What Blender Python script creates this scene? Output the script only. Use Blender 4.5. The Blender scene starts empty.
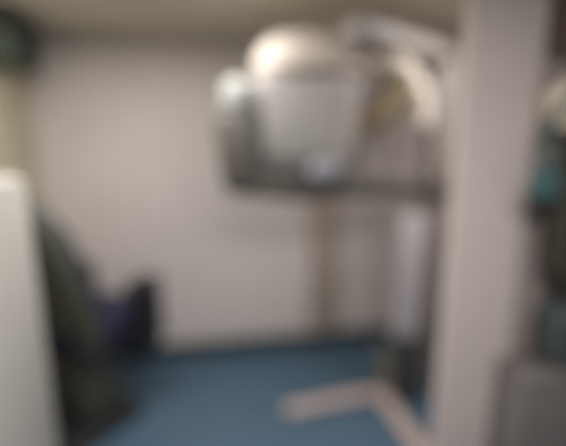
import bpy, bmesh, math, random
from mathutils import Vector, Matrix
random.seed(4)
C = bpy.context.scene.collection
S = bpy.context.scene
PI = math.pi
EYE, YAW, PITCH, FPX = 1.6, math.radians(10), math.radians(11.9), 420.0

# ------------------------------------------------------------------ helpers
def at(u, v, X=None, Y=None, Z=None):
    """a sight line of the photograph met with a plane of the room -> point in metres"""
    x, z = (u-283)/FPX, -(v-223)/FPX
    fy, fz = math.cos(PITCH)+z*math.sin(PITCH), -math.sin(PITCH)+z*math.cos(PITCH)
    d = Vector((x*math.cos(YAW)+fy*math.sin(YAW), -x*math.sin(YAW)+fy*math.cos(YAW), fz))
    t = (Z-EYE)/d.z if Z is not None else Y/d.y if Y is not None else X/d.x
    return Vector((0, 0, EYE))+d*t

def lin(c):
    return tuple(((q/255+.055)/1.055)**2.4 if q > 10 else q/255/12.92 for q in c)+(1,)

def mat(name, rgb, rough=.5, metal=0, noise=.05, scale=20, bump=.0, bscale=120):
    m = bpy.data.materials.new(name); m.use_nodes = True
    nt = m.node_tree; b = nt.nodes['Principled BSDF']
    b.inputs['Roughness'].default_value = rough; b.inputs['Metallic'].default_value = metal
    tc = nt.nodes.new('ShaderNodeTexCoord')
    nz = nt.nodes.new('ShaderNodeTexNoise'); nz.inputs['Scale'].default_value = scale; nz.inputs['Detail'].default_value = 4
    nt.links.new(tc.outputs['Object'], nz.inputs['Vector'])
    rp = nt.nodes.new('ShaderNodeValToRGB'); c = lin(rgb)
    rp.color_ramp.elements[0].position = .3; rp.color_ramp.elements[1].position = .7
    rp.color_ramp.elements[0].color = tuple(q*(1-noise) for q in c[:3])+(1,)
    rp.color_ramp.elements[1].color = tuple(min(1, q*(1+noise)) for q in c[:3])+(1,)
    nt.links.new(nz.outputs['Fac'], rp.inputs['Fac']); nt.links.new(rp.outputs['Color'], b.inputs['Base Color'])
    if bump:
        n2 = nt.nodes.new('ShaderNodeTexNoise'); n2.inputs['Scale'].default_value = bscale
        nt.links.new(tc.outputs['Object'], n2.inputs['Vector'])
        bp = nt.nodes.new('ShaderNodeBump'); bp.inputs['Strength'].default_value = bump; bp.inputs['Distance'].default_value = .004
        nt.links.new(n2.outputs['Fac'], bp.inputs['Height']); nt.links.new(bp.outputs['Normal'], b.inputs['Normal'])
    return m

def emit(name, rgb, s):
    m = bpy.data.materials.new(name); m.use_nodes = True
    b = m.node_tree.nodes['Principled BSDF']
    b.inputs['Base Color'].default_value = lin(rgb); b.inputs['Emission Color'].default_value = lin(rgb)
    b.inputs['Emission Strength'].default_value = s
    return m

def merge(bm, src):
    me = bpy.data.meshes.new('tmp'); src.to_mesh(me); src.free(); bm.from_mesh(me); bpy.data.meshes.remove(me)

def box(bm, lo, hi, bev=.0, seg=2, M=None):
    b = bmesh.new(); bmesh.ops.create_cube(b, size=1)
    for v in b.verts:
        v.co = Vector([lo[i]+(v.co[i]+.5)*(hi[i]-lo[i]) for i in range(3)])
    if bev:
        bmesh.ops.bevel(b, geom=b.edges[:], offset=bev, segments=seg, affect='EDGES', profile=.5)
    if M: bmesh.ops.transform(b, matrix=M, verts=b.verts)
    merge(bm, b)

def tube(bm, pts, r, n=14, flat=1.0, up=(0, 0, 1), cap=True):
    """round or flattened bar through the points; r is one radius or one per point"""
    pts = [Vector(p) for p in pts]; b = bmesh.new(); rings = []
    rs = r if isinstance(r, (list, tuple)) else [r]*len(pts)
    for i, p in enumerate(pts):
        t = (pts[min(i+1, len(pts)-1)]-pts[max(i-1, 0)]).normalized()
        u = Vector(up)
        if abs(t.dot(u)) > .97: u = Vector((0, 1, 0))
        s = t.cross(u).normalized(); w = s.cross(t).normalized()
        rings.append([b.verts.new(p+s*math.cos(2*PI*k/n)*rs[i]*flat+w*math.sin(2*PI*k/n)*rs[i]) for k in range(n)])
    for a, c in zip(rings, rings[1:]):
        for k in range(n): b.faces.new((a[k], a[(k+1) % n], c[(k+1) % n], c[k]))
    if cap:
        b.faces.new(rings[0][::-1]); b.faces.new(rings[-1])
    bmesh.ops.recalc_face_normals(b, faces=b.faces); merge(bm, b)

def bar(bm, p, q, w, h, bev=.008, up=(0, 0, 1)):
    """rectangular bar from p to q, w across and h along up"""
    p, q = Vector(p), Vector(q); d = q-p; t = d.normalized(); u = Vector(up)
    if abs(t.dot(u)) > .97: u = Vector((0, 1, 0))
    s = t.cross(u).normalized(); w2 = s.cross(t).normalized()
    M = Matrix((t, s, w2)).transposed().to_4x4(); M.translation = (p+q)/2
    L = d.length
    box(bm, (-L/2, -w/2, -h/2), (L/2, w/2, h/2), bev, 3, M)

def curve(pts, n=8):
    P = [Vector(p) for p in pts]; out = []
    for i in range(len(P)-1):
        a, b, c, d = P[max(i-1, 0)], P[i], P[i+1], P[min(i+2, len(P)-1)]
        for k in range(n):
            t = k/n
            out.append(.5*((2*b)+(c-a)*t+(2*a-5*b+4*c-d)*t*t+(3*b-a-3*c+d)*t**3))
    return out+[P[-1]]

def blob(bm, c, r, e=1.0, M=None, n=32, m=18, zlo=None, shape=None):
    """superellipsoid: e=1 round, e<1 boxier"""
    b = bmesh.new(); f = lambda x: math.copysign(abs(x)**e, x); rows = []
    for j in range(m+1):
        ph = -PI/2+PI*j/m
        row = []
        for k in range(n):
            th = 2*PI*k/n
            p = Vector((f(math.cos(ph))*f(math.cos(th))*r[0], f(math.cos(ph))*f(math.sin(th))*r[1], f(math.sin(ph))*r[2]))
            if zlo is not None: p.z = max(p.z, zlo)
            if shape: p = shape(p)
            row.append(b.verts.new(p))
        rows.append(row)
    for a, c2 in zip(rows, rows[1:]):
        for k in range(n): b.faces.new((a[k], a[(k+1) % n], c2[(k+1) % n], c2[k]))
    bmesh.ops.remove_doubles(b, verts=b.verts, dist=1e-5)
    bmesh.ops.recalc_face_normals(b, faces=b.faces)
    bmesh.ops.transform(b, matrix=Matrix.Translation(Vector(c)) @ (M or Matrix()), verts=b.verts)
    merge(bm, b)

def lathe(bm, c, prof, n=32):
    b = bmesh.new(); rows = [[b.verts.new(Vector(c)+Vector((r*math.cos(2*PI*k/n), r*math.sin(2*PI*k/n), z))) for k in range(n)] for r, z in prof]
    for a, d in zip(rows, rows[1:]):
        for k in range(n): b.faces.new((a[k], a[(k+1) % n], d[(k+1) % n], d[k]))
    b.faces.new(rows[0][::-1]); b.faces.new(rows[-1])
    bmesh.ops.recalc_face_normals(b, faces=b.faces); merge(bm, b)

def obj(name, bm, m, parent=None, local=False, smooth=True):
    if parent and not local:
        o = parent
        base = Vector((0, 0, 0))
        while o: base += o.location; o = o.parent
        bmesh.ops.translate(bm, verts=bm.verts, vec=-base)
    me = bpy.data.meshes.new(name); bm.to_mesh(me); bm.free()
    me.materials.append(m)
    if smooth:
        for p in me.polygons: p.use_smooth = True
        me.set_sharp_from_angle(angle=math.radians(40))
    o = bpy.data.objects.new(name, me); C.objects.link(o)
    if parent: o.parent = parent
    return o

def thing(name, label, cat, loc=(0, 0, 0), rz=0):
    o = bpy.data.objects.new(name, None); C.objects.link(o)
    o.location = loc; o.rotation_euler = (0, 0, rz); o['label'] = label; o['category'] = cat
    return o

def tag(o, label, cat): o['label'] = label; o['category'] = cat; return o

def struct(name, lo, hi, m, bev=0):
    b = bmesh.new(); box(b, lo, hi, bev); o = obj(name, b, m, smooth=False); o['kind'] = 'structure'; return o

N = bmesh.new

# ------------------------------------------------------------------ materials
wallm = mat('pinkish white wall paint', (212, 203, 197), .6, noise=.02, scale=3, bump=.05, bscale=300)
leftm = mat('warm cream wall paint', (196, 188, 160), .6, noise=.02, scale=3, bump=.05, bscale=300)
pillm = mat('pale partition paint', (204, 192, 186), .55, noise=.02, scale=3, bump=.05, bscale=300)
wallshadem = mat('shade-toned wall paint', (160, 149, 143), .6, noise=.03, scale=3, bump=.05, bscale=300)  # partition wall's shade is put into this darker colour
ceilm = mat('beige ceiling', (225, 216, 200), .8, noise=.03, scale=6, bump=.1, bscale=200)
floorm = mat('blue vinyl floor', (76, 101, 120), .5, noise=.10, scale=90, bump=.02)
skirtm = mat('dark slate vinyl skirting', (50, 60, 66), .45)
stripm = mat('brown wall strip', (168, 155, 142), .5)
cabm = mat('white painted steel', (184, 181, 173), .5, noise=.02)
steel = mat('brushed steel', (150, 150, 148), .3, .8)
cream = mat('cream machine enamel', (216, 205, 192), .8, noise=.02)
legm = mat('beige pink enamel', (190, 172, 164), .4, noise=.02)
facem = mat('grey machine panel', (166, 160, 155), .65, noise=.03)
greyg = mat('greenish grey panel', (162, 159, 153), .45, noise=.03)
lilac = mat('lavender grey plastic', (142, 142, 150), .45)
darkg = mat('dark warm grey plastic', (92, 88, 81), .45)
midg = mat('mid grey metal', (148, 140, 133), .45)
olive = mat('olive brown plastic', (126, 112, 86), .45)
pale = mat('pale translucent grey plastic', (172, 173, 167), .75)
casing = mat('lavender white casing', (206, 200, 204), .35, noise=.02)
slate = mat('dark slate plastic', (68, 72, 74), .45)
housing = mat('greenish beige housing', (138, 134, 122), .45)
shellm = mat('dark green grey chair shell', (72, 75, 66), .55, bump=.1)
navy = mat('navy chair fabric', (34, 34, 60), .85, noise=.15, scale=200, bump=.3, bscale=400)
black = mat('black plastic', (34, 34, 38), .5)
coatm = mat('dark olive cloth', (56, 54, 44), .9, noise=.2, scale=60, bump=.4, bscale=200)
tealm = mat('teal cloth', (60, 92, 92), .8, noise=.1, scale=80, bump=.3, bscale=300)
creamc = mat('cream cloth', (216, 202, 186), .9, noise=.05, scale=80, bump=.3, bscale=300)
bagm = mat('slate blue grey bag cloth', (66, 74, 76), .8, noise=.1, scale=80, bump=.3, bscale=300)
lowm = mat('dim grey laminate', (112, 107, 105), .6)
woodm = mat('dark brown board', (96, 80, 70), .55, noise=.2, scale=14)
boxm = mat('dark grey green casing', (62, 72, 60), .6)
paper = mat('pale paper', (222, 220, 200), .8, noise=.02)

# ------------------------------------------------------------------ setting
XL, XR, YB, YF, ZC = -1.07, 2.3, 2.92, -1.6, 2.21
struct('floor', (XL-.1, YF, -.1), (XR+.1, YB+.1, 0), floorm)
struct('ceiling', (XL-.1, YF, ZC), (XR+.1, YB+.1, ZC+.1), ceilm)
struct('wall_back', (XL-.1, YB, 0), (XR+.1, YB+.1, ZC), wallm)
struct('wall_left', (XL-.1, YF, 0), (XL, YB, ZC), leftm)
struct('wall_right', (XR, YF, 0), (XR+.1, YB, ZC), wallm)
struct('wall_pillar', (.862, 1.35, 0), (1.15, 1.39, ZC), pillm, .004)
struct('wall_partition', (1.15, 1.375, 0), (XR, 1.415, ZC), wallshadem)
b = N(); box(b, (XL, YB-.014, 0), (XR, YB, .105), .004); box(b, (XL, YB-.03, 0), (XR, YB-.012, .014), .004)
o = obj('baseboard_back', b, skirtm); o['kind'] = 'structure'
b = N(); box(b, (XL, YF, 0), (XL+.014, YB-.03, .105), .004)
o = obj('baseboard_left', b, skirtm); o['kind'] = 'structure'
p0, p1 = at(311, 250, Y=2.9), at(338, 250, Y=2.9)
b = N(); box(b, (p0.x, YB-.05, .105), (p1.x, YB, 1.5), .006)  # narrow brown strip upright against the back wall
o = obj('trim_1', b, stripm); o['kind'] = 'structure'

# ------------------------------------------------------------------ medical imaging machine
base = at(415, 394, Z=0); base.z = 0
mc = thing('imaging_machine', 'large cream and grey medical imaging machine with domed head, column and splayed floor legs', 'medical machine', base)
hub = at(383, 393, Z=.03)
b = N(); bar(b, hub+Vector((.04, .02, .0)), at(284, 411, Z=.03), .085, .055, .02); obj('leg', b, legm, mc)
b = N(); e = at(436, 470, Z=.03); bar(b, hub+Vector((-.02, .05, 0)), e, .105, .055, .02); obj('leg', b, legm, mc)
# column: a square mast the full height, white casing on its lower front, dark box at the foot
cx, cy = base.x+.075, base.y+.06
b = N(); box(b, (cx-.075, cy-.06, .0), (cx+.045, cy+.06, 2.07), .012); obj('column', b, midg, mc)
y0 = cy-.12
cl, cr = at(399, 260, Y=y0), at(424, 260, Y=y0)
b = N(); box(b, (cl.x, y0, .42), (cr.x+.01, cy-.055, 1.16), .02, 3); ob = obj('column_casing', b, casing, mc)
b = N(); box(b, (cl.x+.02, y0-.02, .0), (cr.x+.015, cy-.055, .42), .015, 3); obj('foot_box', b, slate, mc)
b = N(); box(b, (hub.x-.03, hub.y+.02, .0), (cl.x+.03, cy-.03, .34), .03, 3); obj('base_housing', b, housing, mc)
# overhead arm, towards the viewer
A = Vector((cx, cy, 2.02)); B = at(352, 28, Z=2.02)
b = N(); bar(b, A+(A-B).normalized()*.07, B, .13, .085, .02); obj('overhead_arm', b, midg, mc)
YH = 1.92
H = at(307, 112, Y=YH)
k = (at(357, 112, Y=YH)-at(257, 112, Y=YH)).length/100       # metres per picture pixel at the head
W = 116*k
# head: tapered rounded housing, domed cap, front panel
zt, zb = at(307, 66, Y=YH).z, at(312, 176, Y=YH).z
hy = .17
def taper(p):
    t = (p.z/((zt-zb)/2)+1)/2
    s = .8+.2*min(1, t*1.25)
    return Vector((p.x*s, p.y*s, p.z))
b = N(); blob(b, (H.x, YH+hy*.7, (zt+zb)/2), (W/2, hy, (zt-zb)/2), .42, shape=taper, n=48, m=28); head = obj('head_housing', b, facem, mc)
b = N(); blob(b, (H.x+.03, YH+hy*.7, zt-.01), (W/2-.012, hy+.02, at(307, 27, Y=YH).z-zt+.01), .75, zlo=-.004, n=48, m=28); obj('dome_cap', b, cream, mc)
fy = YH+hy*.7-hy
b = N(); box(b, (H.x-W*.36, fy-.006, zb+.09), (H.x+W*.2, fy+.03, zt-.07), .012, 3); obj('front_panel', b, greyg, mc)
b = N(); blob(b, at(322, 170, Y=YH-.02), (.075, .07, .055), .7); obj('light_housing', b, lilac, mc)
b = N(); bar(b, Vector((H.x+.12, YH+.12, zt+.03)), B+(A-B).normalized()*.08+Vector((0, 0, -.04)), .09, .09, .02); obj('hanger', b, midg, mc)
# left sensor arm: an upright dark plate with a pale knob on top, and the lower carrier bar
t, q = at(228, 112, Y=YH), at(238, 186, Y=YH)
b = N(); bar(b, t+Vector((.02, 0, 0)), q+Vector((.02, 0, 0)), .14, .175, .035, up=(1, 0, 0)); sens = obj('sensor_arm', b, darkg, mc)
b = N(); blob(b, at(238, 96, Y=YH), (.068, .065, .075), .7); obj('end_cap', b, pale, sens)
b = N(); bar(b, at(226, 180, Y=YH+.02), at(322, 190, Y=YH+.06), .14, .115, .03); obj('carrier_bar', b, darkg, mc)
b = N(); bar(b, at(314, 187, Y=YH+.06), Vector((cx+.045, cy, at(440, 189, Y=cy).z)), .12, .10, .02); obj('lower_arm', b, darkg, mc)
b = N(); tube(b, [at(344, 140, Y=YH+.13), at(346, 190, Y=YH+.06)], .088, 20); obj('head_stem', b, darkg, mc)
# right arched arm and its brown joint
pts = curve([at(345, 52, Y=YH+.1), at(378, 56, Y=YH+.08), at(405, 74, Y=YH+.06), at(420, 102, Y=YH+.05), at(419, 126, Y=YH+.05)])
b = N(); n_ = len(pts); tube(b, pts, [.072-.022*i/n_ for i in range(n_)], 18, flat=1.0, up=(0, 1, 0)); arch = obj('arched_arm', b, cream, mc)
b = N(); tube(b, curve([at(364, 126, Y=YH+.08), at(378, 115, Y=YH+.05), at(396, 96, Y=YH+.05), at(402, 78, Y=YH+.06)]), .068, 18, up=(0, 1, 0)); obj('joint_arm', b, olive, mc)
# ------------------------------------------------------------------ chair
f = at(99, 411, Z=0)
ch = thing('clinic_chair', 'dark high-backed chair with navy cushions and black upright armrests beside the white cabinet', 'chair', (f.x, f.y, 0), math.radians(52))
def loc(b, name, m, par=ch): return obj(name, b, m, par, local=True)
b = N()
lean = lambda p: Vector((p.x-.10*(p.z/.44), p.y*(1-.22*max(0, p.z/.44)**2), p.z))
blob(b, (-.20, 0, .84), (.06, .25, .47), .5, shape=lean, n=48, m=28); back = loc(b, 'backrest', shellm)
b = N(); blob(b, (-.135, 0, .86), (.05, .20, .36), .6, shape=lean); loc(b, 'back_cushion', navy, back)
b = N(); blob(b, (-.305, 0, 1.225), (.06, .16, .09), .6); loc(b, 'headrest', shellm, back)
b = N(); blob(b, (.04, 0, .57), (.25, .225, .085), .5); loc(b, 'seat', navy)
b = N(); box(b, (-.2, -.21, .40), (.24, .21, .50), .03, 3); loc(b, 'seat_frame', black)
for s in (-1, 1):
    b = N(); blob(b, (.17, s*.275, .60), (.085, .05, .20), .5, n=32, m=20); a = loc(b, 'armrest', black)
    b = N(); blob(b, (.15, s*.275, .785), (.11, .056, .045), .6); loc(b, 'arm_pad', black, a)
b = N(); box(b, (-.17, -.14, .04), (.10, .14, .42), .04, 3); loc(b, 'pedestal', shellm)
b = N(); box(b, (-.33, -.25, 0), (.14, .22, .05), .02, 3); loc(b, 'base_and_shadow_plate', black)  # chair base, drawn out so its black stands in for floor shadow

# ------------------------------------------------------------------ white cabinet in the left foreground
e1 = at(25, 175, Y=1.52)
X1, Zc = e1.x, e1.z
cb = thing('storage_cabinet', 'tall plain white cabinet at the left edge in front of the chair', 'cabinet', (X1-.22, 1.28, 0))
b = N(); box(b, (X1-.44, 1.02, .06), (X1-.02, 1.52, Zc), .006); obj('body', b, cabm, cb)
b = N(); box(b, (X1-.42, 1.04, 0), (X1-.05, 1.50, .06)); obj('plinth', b, slate, cb)
b = N(); box(b, (X1-.02, 1.025, .07), (X1, 1.517, Zc-.012), .004); dr = obj('door', b, cabm, cb)
b = N(); bar(b, (X1+.012, 1.10, .95), (X1+.012, 1.10, 1.12), .014, .014, .004); bar(b, (X1-.005, 1.10, .97), (X1+.012, 1.10, .97), .012, .012, .003); bar(b, (X1-.005, 1.10, 1.10), (X1+.012, 1.10, 1.10), .012, .012, .003)
obj('handle', b, steel, dr)

# pale roll standing on the cabinet
p = at(3, 160, Y=1.36)
b = N(); lathe(b, (X1-.15, 1.40, Zc+.001), [(.02, .0), (.058, 0), (.06, .004), (.06, .098), (.058, .102), (.02, .102), (.02, .07)], 32)
tag(obj('paper_roll', b, paper), 'pale paper roll standing on top of the white cabinet', 'paper roll')

# dark casing high in the left corner
p0 = at(0, 46, X=XL+.16); p1 = at(42, 46, X=XL+.16)
sp = thing('wall_speaker', 'dark grey-green box mounted high on the left wall under the ceiling', 'speaker', (XL+.08, 2.55, ZC-.26))
b = N(); box(b, (XL+.025, 2.32, ZC-.26), (XL+.17, 2.69, ZC-.02), .012, 3); obj('casing', b, boxm, sp)
b = N(); box(b, (XL+.165, 2.35, ZC-.235), (XL+.178, 2.66, ZC-.045), .005); obj('grille', b, mat('dark grille mesh', (52, 60, 52), .7, bump=.8, bscale=500), sp)
b = N(); box(b, (XL, 2.47, ZC-.2), (XL+.035, 2.59, ZC-.08), .004); obj('bracket', b, steel, sp)

# ------------------------------------------------------------------ hooks and hanging clothes on the partition at the right edge
YP = 1.375
hb = at(553, 20, Y=YP-.02); zb0 = at(556, 58, Y=YP-.02).z
rk = thing('coat_rack', 'dark brown hook board high on the partition wall at the right edge', 'coat rack', (hb.x+.2, YP, zb0))
b = N(); box(b, (hb.x, YP-.022, zb0), (hb.x+.5, YP, zb0+.26), .006); obj('board', b, woodm, rk)
for i in range(3):
    hx = hb.x+.06+i*.17
    b = N(); tube(b, curve([(hx, YP-.01, zb0+.06), (hx, YP-.05, zb0+.03), (hx, YP-.075, zb0+.04), (hx, YP-.08, zb0+.07)]), .007, 10); obj('hook', b, steel, rk)

# cream cap on the first hook
c = at(562, 104, Y=YP-.06)
b = N(); blob(b, (c.x+.02, YP-.065, c.z), (.085, .06, .085), .85); cap = obj('cloth_cap', b, creamc)
tag(cap, 'cream cloth cap hanging below the dark brown hook board', 'cap')
b = N(); blob(b, (c.x+.02, YP-.075, c.z-.075), (.09, .068, .014), .8); obj('band', b, creamc, cap)

# dark jacket below the cap
j = at(560, 138, Y=YP-.06); jb = at(558, 290, Y=YP-.06)
jk = thing('jacket', 'dark olive jacket hanging on the partition wall at the right edge', 'jacket', (j.x+.1, YP-.07, jb.z))
def fold(p): return Vector((p.x*(1+.12*-p.z)+.008*math.sin(p.z*25), p.y*(1+.18*math.sin(p.x*55)), p.z))
b = N(); hgt = (j.z-jb.z)/2; blob(b, (j.x+.16, YP-.08, (j.z+jb.z)/2), (.17, .06, hgt), .5, shape=fold, n=56, m=26); obj('body', b, coatm, jk)
b = N(); tube(b, curve([(j.x+.07, YP-.09, j.z-.05), (j.x+.035, YP-.1, j.z-.2), (j.x+.02, YP-.1, j.z-.35), (j.x+.025, YP-.1, j.z-.47)]), .05, 16); obj('sleeve', b, coatm, jk)
b = N(); tube(b, curve([(j.x+.28, YP-.09, j.z-.05), (j.x+.33, YP-.1, j.z-.22), (j.x+.34, YP-.1, j.z-.35), (j.x+.33, YP-.1, j.z-.47)]), .05, 16); obj('sleeve', b, coatm, jk)
b = N(); tube(b, curve([(j.x+.09, YP-.07, j.z-.02), (j.x+.12, YP-.12, j.z+.0), (j.x+.2, YP-.12, j.z), (j.x+.24, YP-.07, j.z-.02)]), .028, 12); obj('collar', b, coatm, jk)
# teal pouch in front of the jacket's shoulder
c = at(541, 185, Y=YP-.15)
pc = thing('pouch', 'small teal pouch hanging at the left shoulder of the dark jacket', 'pouch', (c.x, YP-.13, c.z-.05))
b = N(); blob(b, (c.x+.005, YP-.165, c.z), (.055, .026, .055), .7); obj('body', b, tealm, pc)
b = N(); tube(b, curve([(c.x-.02, YP-.165, c.z+.045), (c.x-.005, YP-.155, c.z+.2), (hb.x+.055, YP-.14, zb0-.05), (hb.x+.06, YP-.088, zb0+.03), (hb.x+.065, YP-.14, zb0-.05), (c.x+.025, YP-.155, c.z+.2), (c.x+.03, YP-.165, c.z+.045)]), .006, 8); obj('strap', b, tealm, pc)
# low grey cabinet with a slate bag standing on it
c0, c1 = at(548, 302, Y=YP-.1), at(556, 375, Y=YP-.17)
zc = c1.z; lx = at(527, 380, Y=YP-.19).x
lc = thing('low_cabinet', 'low grey cabinet standing below the jacket at the lower right', 'cabinet', (lx+.3, YP-.1, 0))
b = N(); box(b, (lx, YP-.17, .05), (lx+.6, YP-.002, zc-.02), .005); obj('body', b, lowm, lc)
b = N(); box(b, (lx-.005, YP-.195, zc-.02), (lx+.605, YP-.002, zc), .004); obj('top', b, lowm, lc)
b = N(); box(b, (lx+.02, YP-.15, 0), (lx+.58, YP-.02, .05)); obj('plinth', b, slate, lc)
for q in (0, 1):
    b = N(); box(b, (lx+.005+q*.297, YP-.187, .06), (lx+.298+q*.297, YP-.17, zc-.03), .003); d = obj('door', b, lowm, lc)
    hx = lx+.27+q*.06
    b = N(); bar(b, (hx, YP-.205, zc-.2), (hx, YP-.205, zc-.1), .01, .01, .003); bar(b, (hx, YP-.184, zc-.19), (hx, YP-.205, zc-.19), .01, .01, .002); bar(b, (hx, YP-.184, zc-.11), (hx, YP-.205, zc-.11), .01, .01, .002); obj('handle', b, steel, d)
bg = thing('shoulder_bag', 'slate grey bag standing on the low grey cabinet under the dark jacket', 'bag', (c0.x+.15, YP-.09, zc))
hb_ = (c0.z-zc)/2
b = N(); blob(b, (c0.x+.15, YP-.09, zc+hb_), (.15, .075, hb_), .45, n=40); obj('body', b, bagm, bg)
b = N(); blob(b, (c0.x+.15, YP-.125, zc+hb_*1.35), (.148, .05, hb_*.55), .5); obj('flap', b, bagm, bg)

# ------------------------------------------------------------------ room lamp at left, added fill at right and front (ceiling, above the frame)
def lamp(name, label, x, y, w, h, watts, col):
    t = thing(name, label, 'ceiling light', (x, y, ZC-.03))
    b = N()
    for lo, hi in (((-w/2-.03, -h/2-.03), (w/2+.03, -h/2)), ((-w/2-.03, h/2), (w/2+.03, h/2+.03)), ((-w/2-.03, -h/2), (-w/2, h/2)), ((w/2, -h/2), (w/2+.03, h/2))):
        box(b, (x+lo[0], y+lo[1], ZC-.03), (x+hi[0], y+hi[1], ZC))
    obj('frame', b, cabm, t)
    b = N(); box(b, (x-w/2, y-h/2, ZC-.012), (x+w/2, y+h/2, ZC-.002)); obj('diffuser', b, emit('lamp diffuser', (255, 246, 238), 1.0), t)
    L = bpy.data.lights.new(name, 'AREA'); L.shape = 'RECTANGLE'; L.size = w; L.size_y = h; L.energy = watts; L.color = col
    o = bpy.data.objects.new(name+'_source', L); C.objects.link(o); o.location = (x, y, ZC-.035)
lamp('ceiling_or_fill_light', 'wide white ceiling light panel over the room left of the machine', -.36, 1.73, .9, .4, 15, (1, .97, .975))
lamp('ceiling_or_fill_light', 'small white added fill light panel over the room right of the machine', 1.35, 1.66, .4, .4, 7.5, (1, .97, .975))  # added fill, brightens the area right of the machine
lamp('ceiling_or_fill_light', 'long white added fill light panel near the doorway', .25, .1, 1.0, .4, 28, (1, .97, .975))  # added fill for the pillar, cabinets and machine front

w = bpy.data.worlds.new('world'); S.world = w; w.use_nodes = True
w.node_tree.nodes['Background'].inputs['Color'].default_value = lin((230, 226, 226)); w.node_tree.nodes['Background'].inputs['Strength'].default_value = .22

# ------------------------------------------------------------------ camera
cam = bpy.data.cameras.new('camera'); co = bpy.data.objects.new('camera', cam); C.objects.link(co); S.camera = co
co.location = (0, 0, EYE); co.rotation_euler = (PI/2-PITCH, 0, -YAW)
cam.sensor_width = 36; cam.lens = 36*FPX/566; cam.clip_start = .02
DEFOCUS = True                       # the photograph is far out of focus: the lens is focused very near
if DEFOCUS:
    cam.dof.use_dof = True; cam.dof.focus_distance = .5; cam.dof.aperture_fstop = .59
S.view_settings.view_transform = 'Standard'; S.view_settings.look = 'None'; S.view_settings.gamma = 1
S.view_settings.use_curve_mapping = False; S.view_settings.exposure = .3
S.cycles.use_denoising = True
